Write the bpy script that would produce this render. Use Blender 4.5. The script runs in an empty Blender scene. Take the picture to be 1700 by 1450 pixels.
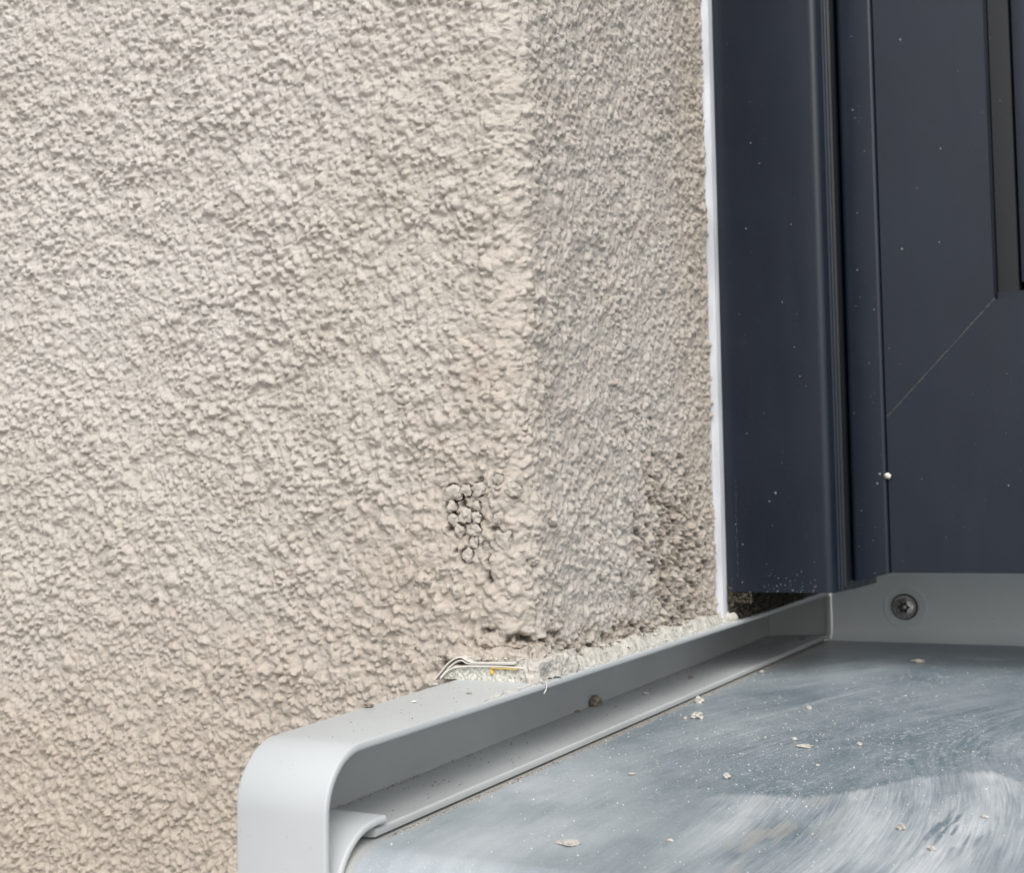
import bpy, bmesh, math, random
import numpy as np
from mathutils import Vector, Matrix
R = math.radians
rng = np.random.default_rng(7)
random.seed(7)
scene = bpy.context.scene
MM = 0.001                      # everything below is laid out in millimetres

# ------------------------------------------------------------------ camera
yaw, pitch, roll = R(28.19), R(3.553), R(0.916)
F = Vector((-math.sin(yaw) * math.cos(pitch), math.cos(yaw) * math.cos(pitch), math.sin(pitch)))
RR = Vector((math.cos(yaw), math.sin(yaw), 0.0)); UU = RR.cross(F)
for _ in range(2):
    if _ == 0: RR, UU = RR * math.cos(roll) - UU * math.sin(roll), UU * math.cos(roll) + RR * math.sin(roll)
cd = bpy.data.cameras.new('camera'); cam = bpy.data.objects.new('camera', cd)
scene.collection.objects.link(cam); scene.camera = cam
M = Matrix.Identity(4)
for i in range(3):
    M[i][0] = RR[i]; M[i][1] = UU[i]; M[i][2] = -F[i]
M[0][3], M[1][3], M[2][3] = 164 * MM, -316.8 * MM, 45.18 * MM
cam.matrix_world = M
cd.sensor_width = 36; cd.lens = 36 * 2200 / 1700; cd.clip_start = 0.01; cd.clip_end = 500
cd.dof.use_dof = True; cd.dof.focus_distance = 0.335; cd.dof.aperture_fstop = 36

# ------------------------------------------------------------------ light
SUN_EL, SUN_AZ = R(46), R(148)          # azimuth clockwise from +Y
world = bpy.data.worlds.new('World'); scene.world = world; world.use_nodes = True
nt = world.node_tree
sky = nt.nodes.new('ShaderNodeTexSky'); sky.sky_type = 'NISHITA'; sky.sun_disc = False
sky.sun_elevation = SUN_EL; sky.sun_rotation = SUN_AZ; sky.dust_density = 4; sky.air_density = 1.0
hs = nt.nodes.new('ShaderNodeHueSaturation'); hs.inputs['Saturation'].default_value = 0.22
nt.links.new(sky.outputs[0], hs.inputs['Color']); nt.links.new(hs.outputs[0], nt.nodes['Background'].inputs[0])
nt.nodes['Background'].inputs[1].default_value = 0.15
sd = bpy.data.lights.new('sun', 'SUN'); sd.energy = 1.55; sd.angle = R(50); sd.color = (1, 0.98, 0.955)
so = bpy.data.objects.new('sun', sd); scene.collection.objects.link(so)
sdir = Vector((math.sin(SUN_AZ) * math.cos(SUN_EL), math.cos(SUN_AZ) * math.cos(SUN_EL), math.sin(SUN_EL)))
so.rotation_euler = sdir.to_track_quat('Z', 'Y').to_euler()
scene.view_settings.view_transform = 'Standard'; scene.view_settings.look = 'None'
scene.view_settings.exposure = 0.05; scene.view_settings.gamma = 1
scene.view_settings.use_curve_mapping = False

# ------------------------------------------------------------------ helpers
C = scene.collection
SL = 0.028                                # slope of the sill, rising to the back

def mesh_np(name, verts, faces, smooth=True):
    """verts (n,3) in mm, faces (m,4) or (m,3) index array"""
    me = bpy.data.meshes.new(name)
    verts = np.asarray(verts, dtype=np.float32); faces = np.asarray(faces, dtype=np.int32)
    n, k = faces.shape
    me.vertices.add(len(verts)); me.vertices.foreach_set('co', (verts * MM).ravel())
    me.loops.add(n * k); me.loops.foreach_set('vertex_index', faces.ravel())
    me.polygons.add(n)
    me.polygons.foreach_set('loop_start', np.arange(0, n * k, k, dtype=np.int32))
    me.polygons.foreach_set('loop_total', np.full(n, k, dtype=np.int32))
    me.polygons.foreach_set('use_smooth', np.full(n, smooth))
    me.update(calc_edges=True); me.validate()
    return me

def link(name, me, mat, parent=None, base=None):
    o = bpy.data.objects.new(name, me); C.objects.link(o)
    if mat is not None and len(me.materials) == 0: me.materials.append(mat)
    if parent is not None: o.parent = parent
    return o

def tag(o, label=None, cat=None, group=None, kind=None):
    if label: o['label'] = label
    if cat: o['category'] = cat
    if group: o['group'] = group
    if kind: o['kind'] = kind
    return o

def thing(name, label, cat, group=None):
    o = bpy.data.objects.new(name, None); C.objects.link(o); o.empty_display_size = 0.01
    return tag(o, label, cat, group)

def from_bm(name, bm, mat, parent=None, smooth=False, bevel=0, seg=2):
    if bevel:
        bmesh.ops.bevel(bm, geom=[e for e in bm.edges if e.is_manifold and e.calc_face_angle(0) > 0.6], offset=bevel, segments=seg, affect='EDGES', profile=0.5)
    bmesh.ops.recalc_face_normals(bm, faces=bm.faces)
    for v in bm.verts: v.co *= MM
    me = bpy.data.meshes.new(name); bm.to_mesh(me); bm.free()
    if smooth:
        for p in me.polygons: p.use_smooth = True
        me.set_sharp_from_angle(angle=R(40))
    return link(name, me, mat, parent)

def prism(pts, lo, hi, axis, bm=None):
    """extrude a 2D outline; axis 'z': pts are (x,y); 'y': pts are (x,z); 'x': pts are (y,z)"""
    bm = bm or bmesh.new()
    def P(a, b, t):
        return {'z': (a, b, t), 'y': (a, t, b), 'x': (t, a, b)}[axis]
    A = [bm.verts.new(P(a, b, lo)) for a, b in pts]; B = [bm.verts.new(P(a, b, hi)) for a, b in pts]
    n = len(pts)
    bm.faces.new(A); bm.faces.new(B[::-1])
    for i in range(n): bm.faces.new((A[i], A[(i + 1) % n], B[(i + 1) % n], B[i]))
    return bm

def box(x0, x1, y0, y1, z0, z1, bm=None):
    return prism([(x0, y0), (x1, y0), (x1, y1), (x0, y1)], z0, z1, 'z', bm)

def shear(bm):                            # lay level geometry on the sloping sill
    for v in bm.verts: v.co.z += SL * v.co.y
    return bm

def arc(cx, cy, r, a0, a1, n):
    return [(cx + r * math.cos(R(a0 + (a1 - a0) * i / n)), cy + r * math.sin(R(a0 + (a1 - a0) * i / n))) for i in range(n + 1)]

# value noise on arrays -------------------------------------------------
def vnoise(x, y, seed):
    xi = np.floor(x).astype(np.int64); yi = np.floor(y).astype(np.int64)
    fx = x - xi; fy = y - yi
    fx = fx * fx * fx * (fx * (fx * 6 - 15) + 10); fy = fy * fy * fy * (fy * (fy * 6 - 15) + 10)
    def h(a, b):
        n = (a * 374761393 + b * 668265263 + seed * 974634777) & 0xffffffff
        n = ((n ^ (n >> 13)) * 1274126177) & 0xffffffff
        return ((n ^ (n >> 16)) & 0xffffff) / float(0xffffff)
    a = h(xi, yi); b = h(xi + 1, yi); c = h(xi, yi + 1); d = h(xi + 1, yi + 1)
    return (a + (b - a) * fx) * (1 - fy) + (c + (d - c) * fx) * fy
def fbm(x, y, seed, oct=4, gain=0.5):
    s = 0; a = 1; t = 0
    for i in range(oct):
        s = s + a * vnoise(x * 2 ** i + 13.7 * i, y * 2 ** i - 7.3 * i, seed + i); t += a; a *= gain
    return s / t - 0.5
def sstep(a, b, x):
    t = np.clip((x - a) / (b - a), 0, 1); return t * t * (3 - 2 * t)
def pebbles(x, y, cell, rmin, rmax, hmin, hmax, seed, keep=1.0, flat=1.0):
    """rounded lumps on a jittered lattice; union by maximum"""
    gx = x / cell; gy = y / cell
    xi = np.floor(gx).astype(np.int64); yi = np.floor(gy).astype(np.int64)
    out = np.zeros_like(x)
    def h(a, b, k):
        n = (a * 374761393 + b * 668265263 + (seed * 31 + k) * 974634777) & 0xffffffff
        n = ((n ^ (n >> 13)) * 1274126177) & 0xffffffff
        return ((n ^ (n >> 16)) & 0xffffff) / float(0xffffff)
    for dx in (-1, 0, 1):
        for dy in (-1, 0, 1):
            a = xi + dx; b = yi + dy
            px = (a + 0.5 + 0.95 * (h(a, b, 1) - 0.5)) * cell; py = (b + 0.5 + 0.95 * (h(a, b, 2) - 0.5)) * cell
            r = rmin + (rmax - rmin) * h(a, b, 3) ** 1.3; hh = hmin + (hmax - hmin) * h(a, b, 4)
            hh = hh * (h(a, b, 5) < keep)
            th = h(a, b, 6) * 3.14; e = 0.75 + 0.25 * h(a, b, 7)
            ux = x - px; uy = y - py
            q = ((ux * np.cos(th) + uy * np.sin(th)) / r) ** 2 + ((-ux * np.sin(th) + uy * np.cos(th)) / (r * e)) ** 2
            out = np.maximum(out, hh * np.clip(1 - q, 0, 1) ** flat)
    return out

# ------------------------------------------------------------------ materials
def new_mat(name, col, rough=0.5, metal=0.0, spec=0.5):
    m = bpy.data.materials.new(name); m.use_nodes = True
    b = m.node_tree.nodes['Principled BSDF']
    b.inputs['Base Color'].default_value = (*col, 1); b.inputs['Roughness'].default_value = rough
    b.inputs['Metallic'].default_value = metal; b.inputs['Specular IOR Level'].default_value = spec
    return m
class N:
    def __init__(s, m): s.t = m.node_tree; s.b = s.t.nodes['Principled BSDF']; s.co = s.t.nodes.new('ShaderNodeNewGeometry').outputs['Position']
    def scaled(s, sx, sy=None, sz=None):
        v = s.t.nodes.new('ShaderNodeMapping'); v.vector_type = 'POINT'
        v.inputs['Scale'].default_value = (sx * 1000, (sy or sx) * 1000, (sz or sx) * 1000)
        s.t.links.new(s.co, v.inputs[0]); return v.outputs[0]
    def noise(s, per_mm, detail=3, rough=0.5, vec=None, dist=0.0, sy=None, sz=None):
        n = s.t.nodes.new('ShaderNodeTexNoise'); n.inputs['Scale'].default_value = 1; n.inputs['Detail'].default_value = detail
        n.inputs['Roughness'].default_value = rough; n.inputs['Distortion'].default_value = dist
        s.t.links.new(vec or s.scaled(per_mm, sy, sz), n.inputs['Vector']); return n.outputs['Fac']
    def voro(s, per_mm, feature='F1'):
        n = s.t.nodes.new('ShaderNodeTexVoronoi'); n.feature = feature; n.inputs['Scale'].default_value = 1
        s.t.links.new(s.scaled(per_mm), n.inputs['Vector']); return n.outputs['Distance']
    def ramp(s, fac, stops):
        r = s.t.nodes.new('ShaderNodeValToRGB'); e = r.color_ramp.elements
        while len(e) > 1: e.remove(e[0])
        for i, (p, c) in enumerate(stops):
            if not isinstance(c, (tuple, list)): c = (c, c, c)
            k = e[0] if i == 0 else e.new(p)
            k.position = p; k.color = (*c, 1)
        s.t.links.new(fac, r.inputs[0]); return r.outputs[0]
    def mix(s, fac, a, b, mode='MIX'):
        m = s.t.nodes.new('ShaderNodeMix'); m.data_type = 'RGBA'; m.blend_type = mode
        for sock, v in ((m.inputs[0], fac), (m.inputs[6], a), (m.inputs[7], b)):
            if hasattr(v, 'links'): s.t.links.new(v, sock)
            elif isinstance(v, (tuple, list)): sock.default_value = (*v, 1)
            else: sock.default_value = v
        return m.outputs[2]
    def math(s, op, a, b=0.0):
        m = s.t.nodes.new('ShaderNodeMath'); m.operation = op
        for sock, v in ((m.inputs[0], a), (m.inputs[1], b)):
            if hasattr(v, 'links'): s.t.links.new(v, sock)
            else: sock.default_value = v
        return m.outputs[0]
    def attr(s, name):
        a = s.t.nodes.new('ShaderNodeAttribute'); a.attribute_name = name; return a.outputs['Fac']
    def color(s, o): s.t.links.new(o, s.b.inputs['Base Color'])
    def rough(s, o): s.t.links.new(o, s.b.inputs['Roughness'])
    def bump(s, h, dist_mm, strength=1.0, prev=None):
        b = s.t.nodes.new('ShaderNodeBump'); b.inputs['Distance'].default_value = dist_mm * MM; b.inputs['Strength'].default_value = strength
        s.t.links.new(h, b.inputs['Height'])
        if prev is not None: s.t.links.new(prev, b.inputs['Normal'])
        s.t.links.new(b.outputs[0], s.b.inputs['Normal']); return b.outputs[0]

# roughcast paint
m_stucco = new_mat('roughcast_paint', (0.55, 0.5, 0.44), 0.75, spec=0.3); n = N(m_stucco)
base = n.ramp(n.noise(0.02, 4), [(0.3, (0.56, 0.528, 0.484)), (0.7, (0.605, 0.578, 0.538))])
base = n.mix(n.attr('warm'), base, (0.50, 0.435, 0.365))
base = n.mix(n.ramp(n.noise(0.35, 3), [(0.35, 0.0), (0.75, 0.4)]), base, (0.63, 0.585, 0.53))
brown = n.ramp(n.noise(0.5, 5, 0.7), [(0.3, (0.27, 0.215, 0.165)), (0.5, (0.43, 0.365, 0.30)), (0.68, (0.60, 0.54, 0.47))])
col = n.mix(n.attr('dirt'), base, brown)
col = n.mix(n.attr('hole_shade'), col, (0.035, 0.032, 0.026))  # near-black shade painted into the pits and around the pebbles
crk = n.math('MULTIPLY', n.ramp(n.voro(0.28, 'DISTANCE_TO_EDGE'), [(0.0, 1.0), (0.022, 0.0)]), n.ramp(n.noise(0.09, 3), [(0.56, 0.0), (0.64, 0.8)]))
crk = n.math('MULTIPLY', crk, n.attr('crack'))
col = n.mix(crk, col, (0.10, 0.085, 0.07))
n.color(col)
b1 = n.bump(n.noise(0.9, 6, 0.7), 0.55, 0.9)
n.bump(n.voro(1.3), 0.2, 0.5, b1)

m_core = new_mat('masonry_block', (0.3, 0.28, 0.25), 0.95); n = N(m_core)
n.color(n.ramp(n.noise(0.05, 6), [(0.3, (0.26, 0.24, 0.21)), (0.7, (0.36, 0.33, 0.29))])); n.bump(n.noise(0.3, 5), 1.0)

m_crumb = new_mat('plaster_crumb', (0.5, 0.45, 0.39), 0.9, spec=0.2); n = N(m_crumb)
n.color(n.ramp(n.noise(0.9, 4), [(0.3, (0.42, 0.39, 0.345)), (0.6, (0.60, 0.575, 0.53))])); n.bump(n.noise(2.0, 5), 0.25)
m_crumbd = new_mat('brown_mortar_crumb', (0.3, 0.25, 0.2), 0.95, spec=0.2); n = N(m_crumbd)
n.color(n.ramp(n.noise(0.9, 4), [(0.35, (0.14, 0.11, 0.09)), (0.6, (0.42, 0.36, 0.31))])); n.bump(n.noise(2.0, 5), 0.3)

# light grey plastic of the end cap
def grey_plastic(name, c0, c1, rough=0.42):
    m = new_mat(name, c0, rough); n = N(m)
    c = n.ramp(n.noise(0.025, 4), [(0.35, c0), (0.7, c1)])
    c = n.mix(n.ramp(n.noise(1.4, 2), [(0.70, 0.0), (0.76, 0.55)]), c, (0.30, 0.285, 0.26))
    n.color(c); n.rough(n.ramp(n.noise(0.08, 5), [(0.3, rough - 0.06), (0.7, rough + 0.1)]))
    n.bump(n.noise(0.7, 3), 0.03, 0.5)
    return m
m_cap = grey_plastic('light_grey_plastic', (0.51, 0.535, 0.54), (0.555, 0.58, 0.585))
m_capin = grey_plastic('light_grey_plastic_dusty', (0.47, 0.485, 0.485), (0.53, 0.55, 0.55), 0.55)
m_plate = grey_plastic('light_grey_powder_coat', (0.80, 0.84, 0.835), (0.84, 0.875, 0.87), 0.35)

# sill: blue grey film under wiped plaster haze
m_sill = new_mat('hazed_blue_grey_sill', (0.2, 0.25, 0.3), 0.35); n = N(m_sill)
film = n.ramp(n.noise(0.03, 5), [(0.3, (0.125, 0.175, 0.205)), (0.7, (0.19, 0.24, 0.27))])
def swirl(name, sx, sy, detail):
    a = n.t.nodes.new('ShaderNodeAttribute'); a.attribute_name = name
    v = n.t.nodes.new('ShaderNodeMapping'); v.inputs['Scale'].default_value = (sx, sy, 1); n.t.links.new(a.outputs['Vector'], v.inputs[0])
    return n.noise(1, detail, 0.65, vec=v.outputs[0])
st1 = n.math('SUBTRACT', n.math('ADD', n.math('MULTIPLY', swirl('swirl_a', 1.9, 0.05, 5), 0.85), n.math('MULTIPLY', swirl('swirl_a', 0.22, 0.02, 3), 0.45)), 0.65)
st2 = n.math('SUBTRACT', swirl('swirl_b', 0.9, 0.022, 5), 0.5)
hz = n.math('ADD', n.attr('haze'), n.math('MULTIPLY', st1, n.attr('amp_a')))
hz = n.math('ADD', hz, n.math('MULTIPLY', st2, n.attr('amp_b')))
fib = n.math('MULTIPLY', n.ramp(n.noise(1.5, 3, 0.6, dist=1.8), [(0.56, 0.0), (0.66, 1.0)]), n.attr('fibre'))
hz = n.math('ADD', hz, fib)
hzc = n.t.nodes.new('ShaderNodeClamp'); n.t.links.new(hz, hzc.inputs[0]); hz = hzc.outputs[0]
c = n.mix(hz, film, (0.60, 0.63, 0.655))
c = n.mix(n.attr('dust'), c, (0.46, 0.43, 0.38))
c = n.mix(n.ramp(n.noise(2.2, 2, 0.6), [(0.64, 0.0), (0.69, 0.5)]), c, (0.70, 0.71, 0.71))
n.color(c)
rr = n.mix(hz, n.ramp(n.noise(0.06, 5), [(0.3, 0.28), (0.7, 0.40)]), (0.62, 0.62, 0.62))
n.rough(rr); n.bump(n.noise(0.6, 5, 0.6), 0.03, 0.6)

# anthracite window plastic
def anth(name, col, rough):
    m = new_mat(name, col, rough); n = N(m)
    c = n.ramp(n.noise(0.03, 5), [(0.3, col), (0.75, tuple(k * 1.25 for k in col))])
    c = n.mix(n.ramp(n.noise(0.9, 3, 0.6), [(0.66, 0.0), (0.8, 0.25)]), c, (0.12, 0.13, 0.14))
    n.color(c); n.rough(n.ramp(n.noise(0.15, 5, sz=0.03), [(0.3, rough - 0.04), (0.7, rough + 0.07)]))
    n.bump(n.noise(1.2, 3), 0.02, 0.5)
    return m
m_anth = anth('anthracite_foil', (0.0080, 0.0125, 0.0225), 0.32)
m_black = anth('black_rubber', (0.006, 0.007, 0.009), 0.45)
m_white = new_mat('white_pvc_trim', (0.74, 0.76, 0.80), 0.4); n = N(m_white)
n.color(n.ramp(n.noise(0.15, 4, sz=0.03), [(0.3, (0.44, 0.45, 0.47)), (0.6, (0.62, 0.64, 0.68))]))
m_sil = new_mat('milky_silicone', (0.62, 0.61, 0.55), 0.45); n = N(m_sil)
n.color(n.ramp(n.noise(0.5, 4), [(0.3, (0.50, 0.47, 0.41)), (0.6, (0.68, 0.665, 0.61))])); n.bump(n.noise(1.3, 4), 0.3, 0.8)
n.b.inputs['Subsurface Weight'].default_value = 0.15; n.b.inputs['Subsurface Radius'].default_value = (0.001, 0.001, 0.0008)
m_foam = new_mat('cream_foam_tape', (0.66, 0.65, 0.58), 0.8); n = N(m_foam)
n.color(n.ramp(n.noise(1.3, 4), [(0.38, (0.42, 0.41, 0.36)), (0.55, (0.70, 0.70, 0.63))])); n.bump(n.voro(1.0), 0.5, 0.8)
m_film = new_mat('white_plastic_film', (0.72, 0.69, 0.63), 0.6)
m_yellow = new_mat('yellow_glue', (0.72, 0.47, 0.10), 0.4)
m_steel = new_mat('stainless_steel', (0.42, 0.39, 0.37), 0.36, 0.9); n = N(m_steel)
n.color(n.ramp(n.noise(0.7, 4), [(0.35, (0.45, 0.42, 0.40)), (0.6, (0.78, 0.75, 0.72))])); n.bump(n.noise(1.5, 3), 0.08)
m_pit = new_mat('shaded_recess_steel', (0.10, 0.095, 0.09), 0.5, 0.6)  # dark steel, the shade inside the screw recess put into its colour
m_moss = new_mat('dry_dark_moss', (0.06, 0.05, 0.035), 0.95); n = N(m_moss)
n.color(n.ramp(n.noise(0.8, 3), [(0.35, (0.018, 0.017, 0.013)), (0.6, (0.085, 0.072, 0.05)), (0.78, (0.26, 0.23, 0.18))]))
m_speck = new_mat('pale_dust_speck', (0.22, 0.225, 0.235), 0.9)
m_seam = new_mat('dusty_weld_seam', (0.10, 0.10, 0.10), 0.7); n = N(m_seam)
n.color(n.ramp(n.noise(0.7, 3), [(0.4, (0.035, 0.04, 0.05)), (0.7, (0.13, 0.125, 0.12))]))
m_ground = new_mat('paving', (0.33, 0.32, 0.31), 0.9); n = N(m_ground)
n.color(n.ramp(n.noise(0.004, 6), [(0.3, (0.29, 0.285, 0.28)), (0.7, (0.38, 0.37, 0.355))])); n.bump(n.noise(0.1, 5), 2)
m_glass = new_mat('dark_window_glass', (0.02, 0.03, 0.04), 0.03); m_glass.node_tree.nodes['Principled BSDF'].inputs['IOR'].default_value = 1.5

# ------------------------------------------------------------------ ground
bm = bmesh.new(); bmesh.ops.create_grid(bm, x_segments=8, y_segments=8, size=60000)
for v in bm.verts: v.co.z = -1100
tag(from_bm('ground', bm, m_ground), kind='structure')

# ------------------------------------------------------------------ roughcast wall
RC = 9.5; WX = -3.4; WY = 1.6                       # corner radius, reveal plane, wall plane
LA = RC * math.pi / 2; UB = LA + 153.0 - (WY + RC)
def axis_pts(a_out, a, b, b_out, step):
    mid = np.arange(a, b, step); left = []; x = a; s = step
    while x > a_out: s = min(s * 1.06, 4.0); x -= s; left.append(x)
    right = []; x = mid[-1]; s = step
    while x < b_out: s = min(s * 1.06, 4.0); x += s; right.append(x)
    return np.array(left[::-1] + list(mid) + right)
STEP = 0.4
us = axis_pts(-620, -206, UB, UB, STEP); us = us[us < UB]; us = np.append(us, UB)
vs = axis_pts(-420, -72, 240, 520, STEP)
U, V = np.meshgrid(us, vs)
print('stucco grid', U.shape)
# warped coordinates make the lumps irregular
wx = U + 1.3 * fbm(U / 2.6, V / 2.6, 11, 4, 0.6) + 4.0 * fbm(U / 17, V / 17, 12, 2)
wy = V + 1.3 * fbm(U / 2.6, V / 2.6, 21, 4, 0.6) + 4.0 * fbm(U / 17, V / 17, 22, 2)
patch = fbm(U / 18, V / 13, 31, 3)
h = pebbles(wx, wy, 2.7, 0.85, 1.95, 0.3, 1.65, 1, 0.68, 0.75) * (0.95 + 1.3 * patch)
h = np.maximum(h, pebbles(wx + 50, wy - 31, 1.9, 0.6, 1.35, 0.3, 1.5, 2, 0.5, 0.65) * (0.9 + 1.2 * patch) + 0.1)
h = np.maximum(h, pebbles(wx - 70, wy + 13, 6.5, 1.8, 2.7, 0.8, 1.7, 7, 0.3, 0.9))
h = h + 0.6 * pebbles(wx * 1.02 + 9, wy, 1.15, 0.4, 0.85, 0.1, 0.7, 3, 0.6)
h = h + 1.7 * fbm(U / 26, V / 20, 41, 3) + 1.1 * fbm(U / 5, V / 4, 45, 2) + (0.55 - 1.5 * np.abs(fbm(U / 1.7, V / 1.7, 51, 3))) * 0.75 + 0.42 * fbm(U / 0.9, V / 0.9, 61, 2)

def Uw(x): return x - (WX - RC)
def Ur(y): return LA + y - (WY + RC)
dirt = np.zeros_like(U); hole_shade = np.zeros_like(U)
# crumbling area low on the reveal
zone = sstep(0.35, 1.05, 1.25 - np.hypot((U - Ur(112)) / 52, (V - 34) / 52) + 0.9 * fbm(U / 9, V / 9, 71, 4))
zone *= sstep(Ur(38), Ur(62), U + 10 * fbm(U / 8, V / 8, 74, 2) + (30 - V) * 0.3)
low = sstep(0.35, 0.65, (17 - V) / 12 + 1.1 * fbm(U / 8, V / 4, 72, 3)) * sstep(Uw(-30), Uw(-22), U)
rag = pebbles(wx * 1.0, wy, 1.9, 0.6, 1.35, 0.2, 2.6, 5, 0.75, 0.65) + 1.9 * fbm(U / 1.3, V / 1.3, 81, 3)
z2 = np.clip(zone + 0.9 * low, 0, 1)
h = h * (1 - 0.55 * z2) + z2 * (rag * 1.0 - 0.2)
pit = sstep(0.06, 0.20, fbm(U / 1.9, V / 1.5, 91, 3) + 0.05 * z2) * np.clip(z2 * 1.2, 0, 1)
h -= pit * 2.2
hole_shade = np.maximum(hole_shade, pit * (fbm(U / 5, V / 5, 92, 2) > 0.0) * 0.85)
dirt = np.maximum(dirt, 0.85 * z2 * np.clip(0.8 + 1.3 * fbm(U / 5, V / 5, 93, 3), 0.2, 1.3))
dirt = np.maximum(dirt, 0.28 * sstep(Ur(86), Ur(150), U + 30 * fbm(U / 20, V / 30, 95, 3)))       # back edge stained brown
dirt = np.maximum(dirt, 0.22 * sstep(0.06, 0.25, fbm(U / 30, V / 14, 96, 4)))
dirt = np.maximum(dirt, 0.18 * sstep(70, -60, V + 60 * fbm(U / 30, V / 30, 97, 4)))  # dirt plus weaker light low on the wall, both painted in
warm = np.clip(sstep(-0.2, 1.0, (U - Uw(-150)) / 170 + (60 - V) / 260 + 0.9 * fbm(U / 60, V / 60, 141, 4)), 0, 1) * (U < LA + 200)  # staining and the falloff of sky light, both put into the wall colour
warm = np.maximum(warm * (0.75 - 0.45 * sstep(0, 30, U)), 0.95 * sstep(110, -60, V + 50 * fbm(U / 35, V / 35, 142, 4)) * sstep(10, -60, U))
warm = np.maximum(warm, 0.8 * sstep(Ur(90), Ur(150), U + 26 * fbm(U / 16, V / 22, 143, 4)))
warm = np.maximum(warm, 0.34 * sstep(0, LA, U))  # warm bounce light painted into the reveal's colour
# broken cluster beside the corner
PEB = [(-26.2, 48.8, 1.5), (-25.7, 45.2, 1.5), (-23.4, 42.1, 1.5), (-21.5, 46.2, 2.0), (-18.1, 48.8, 1.3), (-18.0, 45.6, 1.35), (-17.3, 53.6, 1.8),
       (-21.4, 53.2, 1.5), (-6.4, 53.2, 1.8), (-11.2, 45.5, 1.5), (-10.0, 39.7, 2.3), (-18.4, 42.1, 1.5), (-21.1, 35.2, 1.9), (-25.6, 52.6, 2.2),
       (-11.2, 56.3, 1.4), (-19.0, 38.9, 1.5), (-14.9, 38.1, 1.3)]
REV = [(63.6, 87.8, 1.5), (95.1, 67.7, 1.8), (94.7, 60.7, 2.4), (17.0, 44.9, 2.0), (51.3, 27.8, 1.7), (7.2, 33.8, 1.6), (39.0, 43.3, 1.0), (127.3, 34.9, 1.5), (11.7, 8.9, 1.9)]
dlump = np.hypot((U - Uw(-21.5)) / 8.0, (V - 46.5) / 9.5) + 0.5 * fbm(U / 4, V / 4, 99, 2)
crater = sstep(1.1, 0.45, dlump)
h = h * (1 - 0.7 * crater) - crater * 0.35 + crater * 0.9 * fbm(U / 1.5, V / 1.5, 98, 3) * 2.0
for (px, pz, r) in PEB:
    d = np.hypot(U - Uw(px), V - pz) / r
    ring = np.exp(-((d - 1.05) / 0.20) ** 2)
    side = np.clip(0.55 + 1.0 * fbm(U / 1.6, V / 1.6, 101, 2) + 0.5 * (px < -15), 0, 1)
    h -= ring * 1.4 * side; hole_shade = np.maximum(hole_shade, ring * side * 0.95)
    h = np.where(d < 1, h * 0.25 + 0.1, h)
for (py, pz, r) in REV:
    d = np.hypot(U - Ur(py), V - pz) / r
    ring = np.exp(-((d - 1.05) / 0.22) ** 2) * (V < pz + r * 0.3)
    h -= ring * 1.0; hole_shade = np.maximum(hole_shade, ring * 0.55)  # dark crescent below each pebble, its shade put into the colour
for (uu, pz, rx, rz) in [(Ur(-5), 29, 1.6, 3.2), (Ur(-5), 34, 1.3, 1.8), (Uw(-15.5), 14.6, 2.2, 1.1), (Uw(-28), 5.5, 1.6, 2.5), (Ur(3), 12.4, 3.0, 1.2), (Ur(16), 12.6, 5.5, 1.6), (Uw(-3), 12.4, 1.8, 0.9),
                         (Uw(-23), 49.8, 1.4, 2.6), (Uw(-26.5), 42.8, 2.0, 1.2), (Uw(-12.5), 42.4, 2.0, 1.5), (Uw(-24.5), 36.6, 1.0, 0.9), (Uw(-16.8), 56.4, 1.7, 0.9)]:
    d = np.hypot((U - uu) / rx, (V - pz) / rz) + 0.9 * fbm(U / 1.8, V / 1.8, 111, 3)
    k = sstep(1.0, 0.4, d); h -= 1.6 * k; hole_shade = np.maximum(hole_shade, 0.8 * k * (fbm(U / 0.9, V / 0.9, 112, 2) > -0.12)); dirt = np.maximum(dirt, k)
prs = random.Random(5)
for _ in range(34):
    yy = prs.gauss(104, 26); zz = prs.gauss(34, 20)
    if not (50 < yy < 148 and 9 < zz < 78): continue
    rx, rz = prs.uniform(1.2, 3.6), prs.uniform(0.7, 1.9)
    d = np.hypot((U - Ur(yy)) / rx, (V - zz) / rz) + 0.9 * fbm(U / 1.6, V / 1.4, 113, 3)
    k = sstep(1.0, 0.4, d); h -= 1.5 * k; hole_shade = np.maximum(hole_shade, 0.6 * k * (fbm(U / 0.9, V / 0.9, 112, 2) > -0.12)); dirt = np.maximum(dirt, k)
dirt = np.maximum(dirt, crater * 0.45)
h *= 1.14 * (1 - 0.27 * sstep(LA * 0.3, LA + 8, U))
# smoother paint on the rounded corner itself
cs = np.exp(-((U - LA / 2) / 7) ** 2); h = h * (1 - 0.12 * cs) + 0.1 * cs
h *= sstep(UB + 1.5, UB - 3.0, U) * 0.55 + 0.45
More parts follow.
